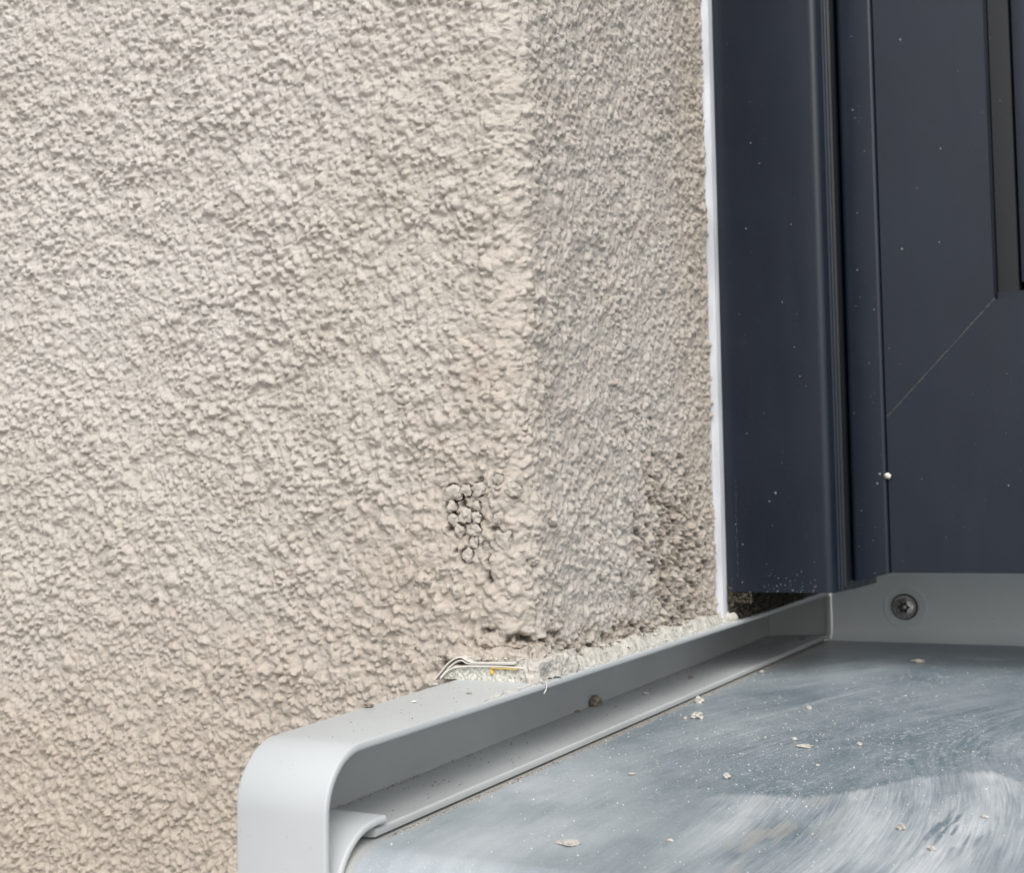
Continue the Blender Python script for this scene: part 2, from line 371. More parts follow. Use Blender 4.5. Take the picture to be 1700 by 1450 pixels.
# sag: the lumps lean a little downwards and sideways
dU = 0.7 * fbm(U / 2.2, V / 2.2, 121, 2) * np.clip(h, 0, 3); dV = -0.24 * np.clip(h, 0, 3) + 0.5 * fbm(U / 2.2, V / 2.2, 131, 2) * np.clip(h, 0, 3)
Us = U + dU * (U < UB - 2); Vs = V + dV
t = np.clip(Us / RC, 0, math.pi / 2)
X = np.where(Us < 0, WX - RC + Us, np.where(Us > LA, WX, WX - RC + RC * np.sin(t)))
Y = np.where(Us < 0, WY, np.where(Us > LA, WY + RC + (Us - LA), WY + RC - RC * np.cos(t)))
NX = np.sin(t); NY = -np.cos(t)
verts = np.stack([X + NX * h, Y + NY * h, Vs], -1).reshape(-1, 3)
nr, nc = U.shape
idx = np.arange(nr * nc).reshape(nr, nc)
q = np.stack([idx[:-1, :-1], idx[:-1, 1:], idx[1:, 1:], idx[1:, :-1]], -1).reshape(-1, 4)
cut = ((X > -25.0) & (V < 1.2 + SL * Y)).ravel()    # the end cap runs through the plaster here
q = q[~cut[q].any(1)]
used = np.zeros(len(verts), bool); used[q.ravel()] = True
remap = np.cumsum(used) - 1
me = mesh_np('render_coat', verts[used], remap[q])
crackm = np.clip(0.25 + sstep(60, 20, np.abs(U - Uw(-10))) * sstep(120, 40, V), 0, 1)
for nm, arr in (('dirt', dirt), ('warm', warm), ('hole_shade', hole_shade), ('crack', crackm)):
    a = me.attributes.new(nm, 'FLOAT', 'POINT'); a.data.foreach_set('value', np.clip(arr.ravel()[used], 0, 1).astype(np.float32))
wall = thing('rendered_wall', 'cream roughcast rendered wall with a rounded outer corner and crumbling reveal', 'wall')
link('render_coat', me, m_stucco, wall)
bm = prism([(-620, 4.2), (-32, 4.2), (-32, 240), (-620, 240)], -420, 520, 'z')
from_bm('masonry', bm, m_core, wall)
bm = prism([(-31.8, 8), (-8, 8), (-8, 150), (-31.8, 150)], 12, 520, 'z')
from_bm('masonry', bm, m_core, wall)
bm = box(-31.8, 620, 4.2, 240, -420, -70); from_bm('masonry', bm, m_core, wall)

def rock(r, seed, flat=1.0, sub=2, rough=0.35):
    bm = bmesh.new(); bmesh.ops.create_icosphere(bm, subdivisions=sub, radius=1.0)
    rs = random.Random(seed); off = Vector((rs.uniform(-50, 50), rs.uniform(-50, 50), rs.uniform(-50, 50)))
    from mathutils import noise
    sx, sy = rs.uniform(0.8, 1.25), rs.uniform(0.8, 1.1)
    for v in bm.verts:
        k = 1 + rough * noise.noise(v.co * 1.3 + off) + rough * 0.6 * noise.noise(v.co * 3.1 + off)
        v.co = Vector((v.co.x * sx, v.co.y * sy, v.co.z * flat)) * k * r
    return bm
def place(bm, loc, rot=None):
    if rot: bmesh.ops.rotate(bm, verts=bm.verts, cent=(0, 0, 0), matrix=rot)
    bmesh.ops.translate(bm, verts=bm.verts, vec=loc); return bm
def tint(o, warm_, dirt_):
    for nm, v in (('warm', warm_), ('dirt', dirt_), ('hole_shade', 0.0), ('crack', 0.8)):
        a = o.data.attributes.new(nm, 'FLOAT', 'POINT'); a.data.foreach_set('value', [v] * len(o.data.vertices))
for i, (px, pz, r) in enumerate(PEB):
    bm = rock(r * 1.02, 200 + i, 1.0, 3, 0.62)
    for v in bm.verts: v.co.y *= 0.62
    place(bm, (px, WY - 0.15 + 0.3 * math.sin(i * 2.1), pz))
    tint(from_bm('pebble', bm, m_stucco, wall, smooth=True), 0.45, 0.12)
for i, (py, pz, r) in enumerate(REV):
    bm = place(rock(r * 0.95, 300 + i, 0.9, 3, 0.55), (WX + 0.1, py, pz))
    tint(from_bm('pebble', bm, m_stucco, wall, smooth=True), 0.5, 0.25 + 0.3 * (py > 60))

# ------------------------------------------------------------------ end cap of the sill
cap = thing('sill_end_cap', 'light grey plastic sill end cap with rounded front corner, cut into the rendered wall', 'end cap')
def sweep_yz(name, path, x0, x1, th, mat, parent, rad=0.75, xfun=lambda x, y: x):
    """sweep a flat rounded strip (x0..x1 wide, th thick) along a (y,z) path; path is the underside"""
    path = [Vector((0, a, b)) for a, b in path]; n = len(path)
    sec = []
    for (cx, cy, a0) in ((x1 - rad, th - rad, 90), (x1 - rad, rad, 0), (x0 + rad, rad, -90), (x0 + rad, th - rad, -180)):
        for k in range(5): a = R(a0 - 90 * k / 4); sec.append((cx + rad * math.cos(a), cy + rad * math.sin(a)))
    vs_ = []
    for i, p in enumerate(path):
        tdir = (path[min(i + 1, n - 1)] - path[max(i - 1, 0)]).normalized()
        nrm = Vector((0, tdir.z, -tdir.y))
        for sx, so_ in sec:
            w = p + nrm * so_; vs_.append((xfun(sx, w.y), w.y, w.z))
    m = len(sec); fs = []
    for i in range(n - 1):
        for j in range(m): fs.append((i * m + j, i * m + (j + 1) % m, (i + 1) * m + (j + 1) % m, (i + 1) * m + j))
    bm = bmesh.new(); bv = [bm.verts.new(v) for v in vs_]
    for f in fs: bm.faces.new([bv[k] for k in f])
    bm.faces.new(bv[:m]); bm.faces.new(bv[-m:][::-1])
    return from_bm(name, bm, mat, parent, smooth=True)
# path from the back, forward along the underside, round the corner and down (normal points outwards)
p = [(285 - 12 * i, SL * (285 - 12 * i)) for i in range(10)] + [(170 - 8 * i, SL * (170 - 8 * i)) for i in range(32)]
p += [(-84, SL * -84)]
cy_, cz_ = -86.0, SL * -86 - 11.6
p += arc(cy_, cz_, 11.6, 90, 180, 18)
p += [(-97.6, -22), (-97.6, -46)]
def capx(x, y):                          # the cap narrows slightly towards its front
    k = min(max((y + 97) / 100, 0), 1); w = 22.6 + 4.2 * k
    return 4.0 - (4.0 - x) / 31.6 * w
sweep_yz('top_flange', p, -27.6, 4.0, 1.8, m_cap, cap, 0.75, capx)
bm = bmesh.new()
prism([(285.5, SL * 285 - 0.05), (285.5, SL * 285 - 20), (-82, -22.5), (-97.4, -46), (-97.4, -15)] + [(a, b) for a, b in arc(cy_, cz_, 11.55, 175, 95, 8)], -26.8, -24.4, 'x', bm)
webx = lambda y: (1 - min(max((y + 97) / 130, 0), 1)) * 6.8
for v in bm.verts: v.co.x += webx(v.co.y)
from_bm('back_web', bm, m_capin, cap)
# lower flange, its lip rising slightly to the sill
bm = bmesh.new()
sec = [(-24.2, -18.7), (2.6, -17.35), (3.4, -17.2), (3.9, -17.5), (4.0, -18.2), (3.8, -18.9), (2.6, -19.1), (-24.2, -20.4)]
rows = []
for y in (-81.5, 33, 284.5): rows.append([bm.verts.new((x + (webx(y) if x < 0 else 0), y, z + SL * y)) for x, z in sec])
for a, b in zip(rows[:-1], rows[1:]):
    for i in range(len(sec)): bm.faces.new((a[i], a[(i + 1) % len(sec)], b[(i + 1) % len(sec)], b[i]))
bm.faces.new(rows[0]); bm.faces.new(rows[-1][::-1])
from_bm('lower_flange', bm, m_capin, cap, smooth=True)
pn = [(-78.5, -18.9), (-82, -18.9)] + arc(-82.5, -31.4, 12.4, 90, 176, 12) + [(-94.8, -46)]
sweep_yz('nose_lip', pn, -17.6, 4.6, 1.7, m_cap, cap, 0.7)
bm = box(-24.3, 3.9, 283.4, 285.2, -20, -0.1); shear(bm); from_bm('end_wall', bm, m_capin, cap)
bm = box(3.0, 4.3, 282.0, 285.4, -17.6, -0.1); shear(bm); from_bm('end_lip', bm, m_cap, cap)

# ------------------------------------------------------------------ window sill
sill = thing('window_sill', 'grey metal window sill smeared with swirls of white plaster haze', 'window sill')
xs = np.concatenate([np.arange(-4, 150, 0.36), np.arange(150, 620, 5.0)])
ys = np.concatenate([np.array([-60.0, -40.0]), np.arange(0, 1, 0.02)])   # placeholder, replaced below
prof = [(-96.3, -60), (-96.3, -45)] + arc(-84.3, SL * -84 - 19.6 - 12, 12.0, 180, 90, 20)
prof += [(y, SL * y - 19.6) for y in np.arange(-83.6, 279, 0.7)]
prof = np.array(prof)
XX, PI_ = np.meshgrid(xs, np.arange(len(prof)))
YY = prof[:, 0][PI_]; ZZ = prof[:, 1][PI_]
# white haze: wiped strokes --------------------------------------------
bx = np.array([-10, 20, 40, 55, 63, 76, 86, 94, 105, 111, 119, 160, 700.]); by = np.array([-140, -95, -45, -18, -12, -11.5, 1.3, 16, 30, 30.5, 22, 12, 10.])
edge = np.interp(xs, bx, by)[None, :] + 1.5 * fbm(XX / 3, YY / 40, 201, 3)
inside = YY - edge                                   # negative = wiped area in front of the line
def streak(cx, cy, wr, wl, seed):
    r = np.hypot(XX - cx, YY - cy); th = np.arctan2(YY - cy, XX - cx)
    r0 = np.hypot(80 - cx, -cy); return 0.6 * fbm(r / wr, th * r0 / wl, seed, 4, 0.7) + 0.4 * fbm(r / (wr * 4), th * r0 / (wl * 1.5), seed + 9, 2)
s3 = streak(430, -40, 1.3, 60, 231)
dsw = fbm(XX / 40, YY / 60, 241, 3)
def polar(cx, cy, r0): return np.hypot(XX - cx, YY - cy), np.arctan2(YY - cy, XX - cx) * r0
ra, ta = polar(-230, -55, 330)
rb1, tb1 = polar(430, -40, 380); rb2, tb2 = polar(225, 65, 125)
right = XX > 84 + 0.05 * YY
tb1 = np.where(tb1 < 0, tb1 + 2 * math.pi * 380, tb1); tb2 = np.where(tb2 < 0, tb2 + 2 * math.pi * 125, tb2)
rb = np.where(right, rb2, rb1); tb = np.where(right, tb2, tb1)
front = sstep(2.5, -5.5, inside + 5.0 * fbm(ra / 0.7, ta / 30, 205, 2)) * sstep(0, 30, XX - 34 + 0.22 * YY + 16 * dsw)
left = sstep(75, 15, XX + 0.1 * YY) * sstep(70, -55, YY)
hz = front * np.clip(0.62 + 0.9 * dsw + 0.9 * fbm(ra / 9, ta / 90, 206, 2), 0.2, 0.9)
hz = np.maximum(hz, left * np.clip(0.58 + 0.8 * dsw, 0.1, 0.75))
hz = np.maximum(hz, np.clip(0.15 + 0.5 * dsw + 0.35 * s3, 0.05, 0.5))
amp_a = front * 2.0
amp_b = 0.9 * sstep(100, 60, XX + 0.2 * YY) * (1 - 0.75 * left) * (1 - front) * np.clip(0.6 + 1.5 * fbm(XX / 25, YY / 40, 207, 2), 0.1, 1.2)
amp_b = np.where(right, 1.0 * sstep(84, 100, XX) * sstep(-2, 14, inside) * sstep(190, 100, YY), amp_b * sstep(84, 70, XX - 0.05 * YY))
fibre = 0.70 * np.exp(-((XX - 62) / 42) ** 2 - ((YY - 45) / 75) ** 2) * (1 - front) * np.clip(0.75 + 1.4 * fbm(XX / 12, YY / 18, 208, 3), 0.1, 1) + 0.22 * (1 - front)
# a few long single scratches
for (x0_, y0_, x1_, y1_, w_) in [(24, -4, 34, 75, 0.35), (30, -5, 42, -2, 0.5), (28, 55, 52, 150, 0.8), (14, 20, 33, 105, 0.3), (36, 90, 60, 170, 1.6), (40, 110, 57, 175, 0.6)]:
    L_ = math.hypot(x1_ - x0_, y1_ - y0_); tx, ty = (x1_ - x0_) / L_, (y1_ - y0_) / L_
    al = (XX - x0_) * tx + (YY - y0_) * ty; ac = -(XX - x0_) * ty + (YY - y0_) * tx + 0.0012 * (al - L_ / 2) ** 2
    hz = np.maximum(hz, 0.5 * np.exp(-(ac / w_) ** 2) * sstep(0, 6, al) * sstep(L_, L_ - 12, al) * np.clip(0.7 + fbm(al / 4, ac / 2, 209, 3), 0, 1))
# dark dry drips near the right side of the wiped patch
drip = sstep(0.05, 0.22, fbm(XX / 1.1, YY / 16, 251, 3)) * np.exp(-(((XX - 112) / 7) ** 2)) * np.exp(-(((YY + 30) / 17) ** 2))
hz *= 1 - 0.8 * np.clip(drip * 1.6, 0, 1); amp_a = amp_a * (1 - np.clip(drip * 1.6, 0, 1)) * 0.8
fe = YY - (238 + 4 * fbm(XX / 20, XX * 0, 261, 2) + 0.02 * XX)     # edge of the protective film near the upstand
hz = hz + 0.22 * fbm(XX / 5, YY / 9, 291, 4) + 0.16 * fbm(rb / 1.0, tb / 18, 292, 3) * (1 - front)
hz = np.where(fe > 0, 0.35, hz); hz = np.maximum(hz, 0.75 * np.exp(-((fe + 3) / 5.0) ** 2) * np.clip(0.55 + 2 * fbm(XX / 9, YY / 4, 262, 3), 0, 1) * sstep(30, 50, XX))
# fine plaster dust scattered over the middle
sp = sstep(0.17, 0.27, fbm(XX / 1.0, YY / 1.6, 271, 2)) * np.clip(0.35 + 1.6 * fbm(XX / 22, YY / 30, 272, 2), 0, 1)
hz = np.maximum(hz, 0.6 * sp)
dust = 0.75 * sstep(7.5, 4.2, XX + 2.5 * fbm(XX / 2, YY / 4, 281, 3)) * np.clip(0.75 + fbm(XX / 3, YY / 6, 282, 3), 0, 1)
dust = np.maximum(dust, 0.5 * sstep(26, 5, XX + 0.0 * YY) * sstep(150, 240, YY + 20 * fbm(XX / 6, YY / 9, 283, 3)))
dust = np.maximum(dust, 0.45 * sstep(0.02, 0.2, fbm(XX / 4, YY / 14, 284, 4)) * np.exp(-((XX - 78) / 9) ** 2) * sstep(0, -8, inside))
idx = np.arange(XX.size).reshape(XX.shape)
q = np.stack([idx[:-1, :-1], idx[:-1, 1:], idx[1:, 1:], idx[1:, :-1]], -1).reshape(-1, 4)
me = mesh_np('sill_plate', np.stack([XX, YY, ZZ], -1).reshape(-1, 3), q)
for nm, arr in (('haze', hz), ('dust', dust), ('amp_a', amp_a), ('amp_b', amp_b), ('fibre', fibre)):
    a = me.attributes.new(nm, 'FLOAT', 'POINT'); a.data.foreach_set('value', np.clip(arr.ravel(), 0, 2).astype(np.float32))
for nm, (p0, p1) in (('swirl_a', (ra, ta)), ('swirl_b', (rb, tb))):
    a = me.attributes.new(nm, 'FLOAT_VECTOR', 'POINT'); a.data.foreach_set('vector', np.stack([p0, p1, p0 * 0], -1).reshape(-1).astype(np.float32))
link('sill_plate', me, m_sill, sill)
zb = SL * 279 - 19.6
pu = [(279.2, zb)] + arc(279.2, zb + 6, 6, -90, 0, 10) + [(285.2, 24)]
pu += [(287.0, 24)] + arc(279.2, zb + 6, 7.8, 0, -90, 10)
bm = prism(pu, 4.8, 620, 'x'); from_bm('upstand_plate', bm, m_plate, sill, smooth=True)
# screw through the upstand
scx, scy, scz = 37.4, 285.2, 3.4
def lathe_y(prof, seg=48, bm=None, cx=scx, cz=scz, star=None):
    bm = bm or bmesh.new(); rings = []
    for k, (r, y) in enumerate(prof):
        ring = []
        for i in range(seg):
            a = 2 * math.pi * i / seg
            rr_ = r * (1 + (star or 0) * 0) if not isinstance(r, tuple) else r[0] + r[1] * math.cos(6 * a)
            ring.append(bm.verts.new((cx + rr_ * math.cos(a), y, cz + rr_ * math.sin(a))))
        rings.append(ring)
    for a, b in zip(rings[:-1], rings[1:]):
        for i in range(seg): bm.faces.new((a[i], a[(i + 1) % seg], b[(i + 1) % seg], b[i]))
    bm.faces.new(rings[-1])
    return bm
bm = lathe_y([(9.8, scy - 0.02), (9.6, scy - 0.22), (9.0, scy - 0.35), (8.6, scy - 0.25), (6.0, scy - 0.12)])
w = from_bm('pressed_ring', bm, m_plate, sill, smooth=True)
bm = lathe_y([(5.7, scy - 0.2), (5.75, scy - 1.1), (5.5, scy - 1.6), (4.6, scy - 1.7)]); from_bm('rubber_washer', bm, m_black, sill, smooth=True)
bm = lathe_y([(5.1, scy - 1.7), (5.05, scy - 2.5), (4.75, scy - 3.1), (4.0, scy - 3.6), ((2.45, 0.42), scy - 3.9), ((2.3, 0.42), scy - 3.8)])
bm.faces.ensure_lookup_table(); bmesh.ops.delete(bm, geom=[bm.faces[-1]], context='FACES_ONLY')
screw = from_bm('screw', bm, m_steel, sill, smooth=True)
bm = lathe_y([((2.32, 0.42), scy - 3.82), ((2.2, 0.42), scy - 3.4), ((1.9, 0.38), scy - 2.4), (0.9, scy - 2.0)]); from_bm('star_recess', bm, m_pit, screw, smooth=True)
bm = lathe_y([(1.0, scy - 2.05), (0.9, scy - 2.5), (0.5, scy - 2.7)]); from_bm('recess_pin', bm, m_steel, screw, smooth=True)

# ------------------------------------------------------------------ window
win = thing('window', 'anthracite plastic window with stepped frame, mitred sash corner and black gasket', 'window')
prof2 = [(0.1, 157)] + [(0.3, 155.6), (0.8, 155.3), (36.6, 155.3)] + arc(37.2, 158.1, 2.8, -90, 0, 8) + [(40, 184), (38, 230), (0.1, 230)]
bm = prism(prof2, 16.8, 520, 'z'); from_bm('outer_frame', bm, m_anth, win, smooth=True)
bm = box(-18, 2.2, 158.5, 283, 1.9, 22); 
for v in bm.verts: v.co.z += SL * v.co.y if v.co.z < 5 else 0
from_bm('frame_foot', bm, m_black, win)
bm = prism([(40.02, 162)] + arc(41.0, 163.2, 0.8, -120, 90, 8) + [(40.02, 165)], 17.5, 520, 'z'); from_bm('gasket', bm, m_anth, win, smooth=True)
bm = prism([(40.02, 170), (40.9, 170.3), (40.9, 176), (40.02, 176.4)], 18.5, 520, 'z'); from_bm('gasket', bm, m_black, win, smooth=True)
# sash: raised edge strip, stile, bottom rail
ps = [(41.0, 196)] + arc(42.6, 181.4, 1.6, 180, 270, 6) + [(53.2, 179.8)] + arc(53.2, 180.9, 1.1, -90, 0, 4) + [(54.3, 196)]
bm = prism(ps, 19.9, 520, 'z')
for v in bm.verts:
    if v.co.z < 25 and v.co.x > 47: v.co.z = 19.9 + (v.co.x - 47) * 0.42
from_bm('sash_edge', bm, m_anth, win, smooth=True)
def slanted(pts, name):
    bm = prism(pts, 0, 14, 'y')
    for v in bm.verts: v.co.y += 181.6
    return from_bm(name, bm, m_anth, win, smooth=True, bevel=0.22)
slanted([(54.7, 80.75), (94.2, 121.65), (94.2, 520), (54.7, 520)], 'sash_stile')
slanted([(54.7, 23.0), (620, 23.0), (620, 121.2), (94.4, 121.2), (54.7, 80.2)], 'sash_bottom_rail')
bm = prism([(54.6, 80.75), (54.9, 80.2), (94.6, 121.1), (94.2, 121.9)], 181.72, 183, 'y'); from_bm('weld_seam', bm, m_seam, win)
bm = prism([(94.5, 199), (94.5, 191.2), (101.6, 191.2), (102.2, 192), (102.2, 199)], 124.8, 520, 'z'); from_bm('glazing_bead', bm, m_black, win, smooth=True, bevel=0.3)
bm = prism([(102.8, 190.5), (108, 189.5), (122, 193.5), (122, 199), (102.8, 199)], 128, 520, 'z'); from_bm('glazing_bead', bm, m_anth, win, smooth=True, bevel=0.3)
bm = box(94.5, 620, 188, 199, 121.6, 124.5); from_bm('glazing_bead', bm, m_anth, win, bevel=0.3)
bm = box(103, 620, 199.5, 203.5, 118, 520); from_bm('pane', bm, m_glass, win)
bm = box(38, 620, 203.8, 282, 24.6, 60); from_bm('frame_base', bm, m_white, win)
bm = box(38, 620, 204, 206, 60.4, 520); from_bm('backing', bm, m_black, win)

# white trim strip between plaster and frame
bm = prism([(-4.2, 158), (-4.2, 151.2), (-2.6, 150.8), (-1.7, 151.8), (-0.3, 152.2), (0.0, 153.0), (0.0, 158)], 6.3, 520, 'z')
trim = from_bm('trim_strip', bm, m_white, smooth=True, bevel=0.2)
tag(trim, 'narrow white plastic trim strip standing between the cream wall and the dark window frame', 'trim strip')

# ------------------------------------------------------------------ foam sealing tape with folded film
tape = thing('sealing_tape', 'cream foam sealing tape with a folded white film and a yellow glue mark', 'sealing tape')
def lumpy_box(x0, x1, y0, y1, z0, z1, step, amp, seed, topf=None, low=0.0):
    from mathutils import noise
    bm = bmesh.new()
    nx, ny, nz = [max(2, int(round((b - a) / step))) for a, b in ((x0, x1), (y0, y1), (z0, z1))]
    grid = {}
    def vert(i, j, k):
        if (i, j, k) not in grid:
            p_ = Vector((x0 + (x1 - x0) * i / nx, y0 + (y1 - y0) * j / ny, z0 + (z1 - z0) * k / nz))
            if topf: p_ = Vector(topf(p_))
            nn = low * noise.noise_vector(p_ * 0.22 + Vector((seed, 9, 2))) + noise.noise_vector(p_ * 0.9 + Vector((seed, 0, 0))) + 0.6 * noise.noise_vector(p_ * 2.2 + Vector((seed, 5, 0)))
            grid[(i, j, k)] = bm.verts.new(p_ + nn * amp)
        return grid[(i, j, k)]
    for a in range(nx):
        for b in range(ny):
            bm.faces.new([vert(a, b, nz), vert(a + 1, b, nz), vert(a + 1, b + 1, nz), vert(a, b + 1, nz)])
            bm.faces.new([vert(a, b, 0), vert(a, b + 1, 0), vert(a + 1, b + 1, 0), vert(a + 1, b, 0)])
    for a in range(nx):
        for c_ in range(nz):
            bm.faces.new([vert(a, 0, c_), vert(a + 1, 0, c_), vert(a + 1, 0, c_ + 1), vert(a, 0, c_ + 1)])
            bm.faces.new([vert(a, ny, c_), vert(a, ny, c_ + 1), vert(a + 1, ny, c_ + 1), vert(a + 1, ny, c_)])
    for b in range(ny):
        for c_ in range(nz):
            bm.faces.new([vert(0, b, c_), vert(0, b, c_ + 1), vert(0, b + 1, c_ + 1), vert(0, b + 1, c_)])
            bm.faces.new([vert(nx, b, c_), vert(nx, b + 1, c_), vert(nx, b + 1, c_ + 1), vert(nx, b, c_ + 1)])
    return bm
def taper(p_):
    if p_.x < -22.5: p_.x = -22.5 - (-22.5 - p_.x) * (1 - 0.55 * (p_.z - 1.8) / 3.6)
    p_.z += SL * p_.y; return p_
bm = lumpy_box(-27.6, -0.6, -3.2, 6, 1.8, 5.5, 0.45, 0.22, 3, taper); from_bm('foam', bm, m_foam, tape, smooth=True)
def ribbon(pts, y0, y1, th, bm):
    # smooth the polyline
    P_ = [Vector((a, b)) for a, b in pts]
    for _ in range(2):
        Q = [P_[0]]
        for a, b in zip(P_[:-1], P_[1:]): Q += [a * 0.75 + b * 0.25, a * 0.25 + b * 0.75]
        P_ = Q + [P_[-1]]
    n_ = len(P_); out = []
    for i in range(n_):
        d = (P_[min(i + 1, n_ - 1)] - P_[max(i - 1, 0)]).normalized(); nn = Vector((-d.y, d.x)) * th / 2
        out.append([bm.verts.new((c.x, y, c.y)) for c in (P_[i] + nn, P_[i] - nn) for y in (y0, y1)])
    for a, b in zip(out[:-1], out[1:]):
        bm.faces.new((a[0], b[0], b[2], a[2])); bm.faces.new((a[1], a[3], b[3], b[1]))
        bm.faces.new((a[0], a[1], b[1], b[0])); bm.faces.new((a[2], b[2], b[3], a[3]))
    for e in (out[0], out[-1]): bm.faces.new((e[0], e[1], e[3], e[2]))
bm = bmesh.new()
ribbon([(-28.9, 1.3), (-26.9, 3.5), (-24.8, 5.9), (-22.4, 7.5), (-20.4, 7.9), (-19.0, 7.2), (-17.7, 6.6), (-16.0, 6.45), (-10.2, 6.7), (-3.4, 6.85)], -4.2, 4, 0.32, bm)
ribbon([(-27.2, 2.0), (-24.5, 4.8), (-22.0, 6.7), (-20.1, 7.0), (-19.2, 6.4), (-18.0, 6.0), (-13, 6.25), (-4.2, 6.5)], -4.0, 4, 0.3, bm)
ribbon([(-27.0, 1.8), (-24.1, 4.6), (-20.1, 5.45), (-13.4, 5.65), (-7, 5.8), (-1.2, 5.6)], -4.3, 4, 0.36, bm)
from_bm('folded_film', bm, m_film, tape, smooth=True)
bm = lumpy_box(-26.5, -1.5, -1.6, 7, 6.6, 10.2, 0.6, 0.7, 41, lambda p_: (p_.x, p_.y + 0.35 * max(0, p_.z - 8), p_.z + SL * p_.y), 2.2)
tint(from_bm('plaster_edge', bm, m_stucco, wall, smooth=True), 0.6, 0.35)
bm = place(rock(0.55, 5, 1.6, 2), (-11.2, -3.5, 4.2)); place_ = box(-11.0, -3.0, -4.36, -3.6, 5.15, 5.42, bm); from_bm('glue_mark', bm, m_yellow, tape, smooth=True)
# plaster smeared over the tape's corner
bm = lumpy_box(-3.4, 3.3, -3.4, 21, 1.7, 7.6, 0.5, 0.55, 17, lambda p_: (p_.x - 0.22 * max(0, p_.z - 3), p_.y, p_.z + SL * p_.y), 2.4)
from_bm('plaster_smear', bm, m_crumb, tape, smooth=True)

# silicone bead along the reveal
bm = lumpy_box(-4.5, 2.3, 20, 157, 1.6, 5.3, 0.6, 0.30, 29, lambda p_: (p_.x - 0.5 * max(0, p_.z - 2.2) - (0.012 * (p_.y - 20) if p_.x > 0 else 0), p_.y, p_.z * (1 if p_.z < 2 else 0.9 + 0.12 * math.sin(p_.y * 0.21) + 0.08 * math.sin(p_.y * 0.53)) + SL * p_.y), 1.8)
sil = from_bm('silicone_bead', bm, m_sil, smooth=True)
tag(sil, 'milky silicone bead along the foot of the reveal on the end cap', 'silicone bead')
bm = place(rock(2.3, 77, 0.8, 3, 0.2), (1.2, 156.2, 7.6)); sb = from_bm('silicone_end', bm, m_sil, sil, smooth=True)
# loose silicone skin thread on the flange edge
def tube(pts, r, bm, seg=6):
    P_ = [Vector(a) for a in pts]
    for _ in range(2):
        Q = [P_[0]]
        for a, b in zip(P_[:-1], P_[1:]): Q += [a * 0.75 + b * 0.25, a * 0.25 + b * 0.75]
        P_ = Q + [P_[-1]]
    prev = None
    for i, c in enumerate(P_):
        d = (P_[min(i + 1, len(P_) - 1)] - P_[max(i - 1, 0)]).normalized()
        a = d.cross(Vector((0.3, 0.2, 1))).normalized(); b = d.cross(a)
        rr_ = r * (0.7 + 0.6 * random.random())
        ring = [bm.verts.new(c + (a * math.cos(2 * math.pi * k / seg) + b * math.sin(2 * math.pi * k / seg)) * rr_) for k in range(seg)]
        if prev:
            for k in range(seg): bm.faces.new((prev[k], prev[(k + 1) % seg], ring[(k + 1) % seg], ring[k]))
        prev = ring
    return bm
bm = bmesh.new()
tube([(2.9 + 0.5 * math.sin(y * 0.7) + 0.3 * math.sin(y * 1.9), y, 1.9 + SL * y + 0.15 * math.sin(y * 1.1)) for y in np.arange(-36, 150, 1.5)], 0.22, bm)
tube([(3.4, -1.5, 2.0), (4.3, -1.8, 1.6), (4.6, -2.4, 0.2), (4.4, -3.6, -0.9)], 0.16, bm)
tube([(2.2 + 0.4 * math.sin(y), y, 1.95 + SL * y) for y in np.arange(-30, 4, 1.7)], 0.14, bm)
from_bm('silicone_thread', bm, m_sil, sil, smooth=True)

# ------------------------------------------------------------------ crumbs lying about
CR = [  # x, y, radius, flatness, material, label
    (17.4, 75.3, 1.75, 0.62, 0, 'largest pale plaster crumb on the sill, near the middle of the end cap lip'),
    (7.7, 102.8, 1.35, 0.8, 0, 'round plaster crumb resting right against the end cap lip'),
    (45.0, 101.7, 0.85, 0.8, 0, 'small white crumb alone on the dark blue part of the sill behind the chips'),
    (60.4, 43.0, 1.6, 0.28, 0, 'thin flat plaster chip lying in the middle of the sill'),
    (53.1, -0.7, 0.95, 0.8, 0, 'upright little crumb just left of the edge of the white smear'),
    (42.9, -69.0, 2.0, 0.22, 0, 'broad flat smeared chip at the front left of the sill'),
    (102.1, -33.2, 0.95, 0.8, 0, 'rounded crumb inside the white streaks at the right'),
    (110.6, -46.3, 0.7, 0.7, 0, 'small crumb on white streaks, nearest to the front right corner'),
    (116.1, -17.0, 0.85, 0.4, 0, 'white chip above the dark drip marks on the sill'),
    (55.9, 218.4, 1.9, 0.4, 0, 'flat beige crumb at the back of the sill under the screw'),
    (29.5, -4.5, 1.1, 0.22, 0, 'thin beige flake at the left end of a scratch on the sill'),
    (14.6, 72.2, 0.62, 0.8, 0, 'tiny crumb immediately left of the largest plaster crumb'),
    (54.8, 51.8, 0.6, 0.7, 0, 'tiny crumb left of the thin flat chip'),
    (69.8, 21.0, 0.65, 0.4, 0, 'tiny white flake in front of the thin flat chip'),
    (73.4, 50.3, 0.65, 0.8, 0, 'tiny beige crumb right of the thin flat chip'),
    (7.0, 173.3, 0.9, 0.7, 0, 'small crumb beside the rear part of the end cap lip'),
    (61.1, -59.2, 0.6, 0.5, 0, 'tiny brown crumb on the front haze right of the broad chip')]
for i, (x, y, r, f, k, lab) in enumerate(CR):
    z = SL * y - 19.6 + r * f * 0.72
    bm = place(rock(r, 400 + i, f, 3, 0.55), (x, y, z))
    tag(from_bm('plaster_crumb', bm, m_crumb, smooth=True), lab, 'plaster crumb', 'plaster crumbs scattered on the sill')
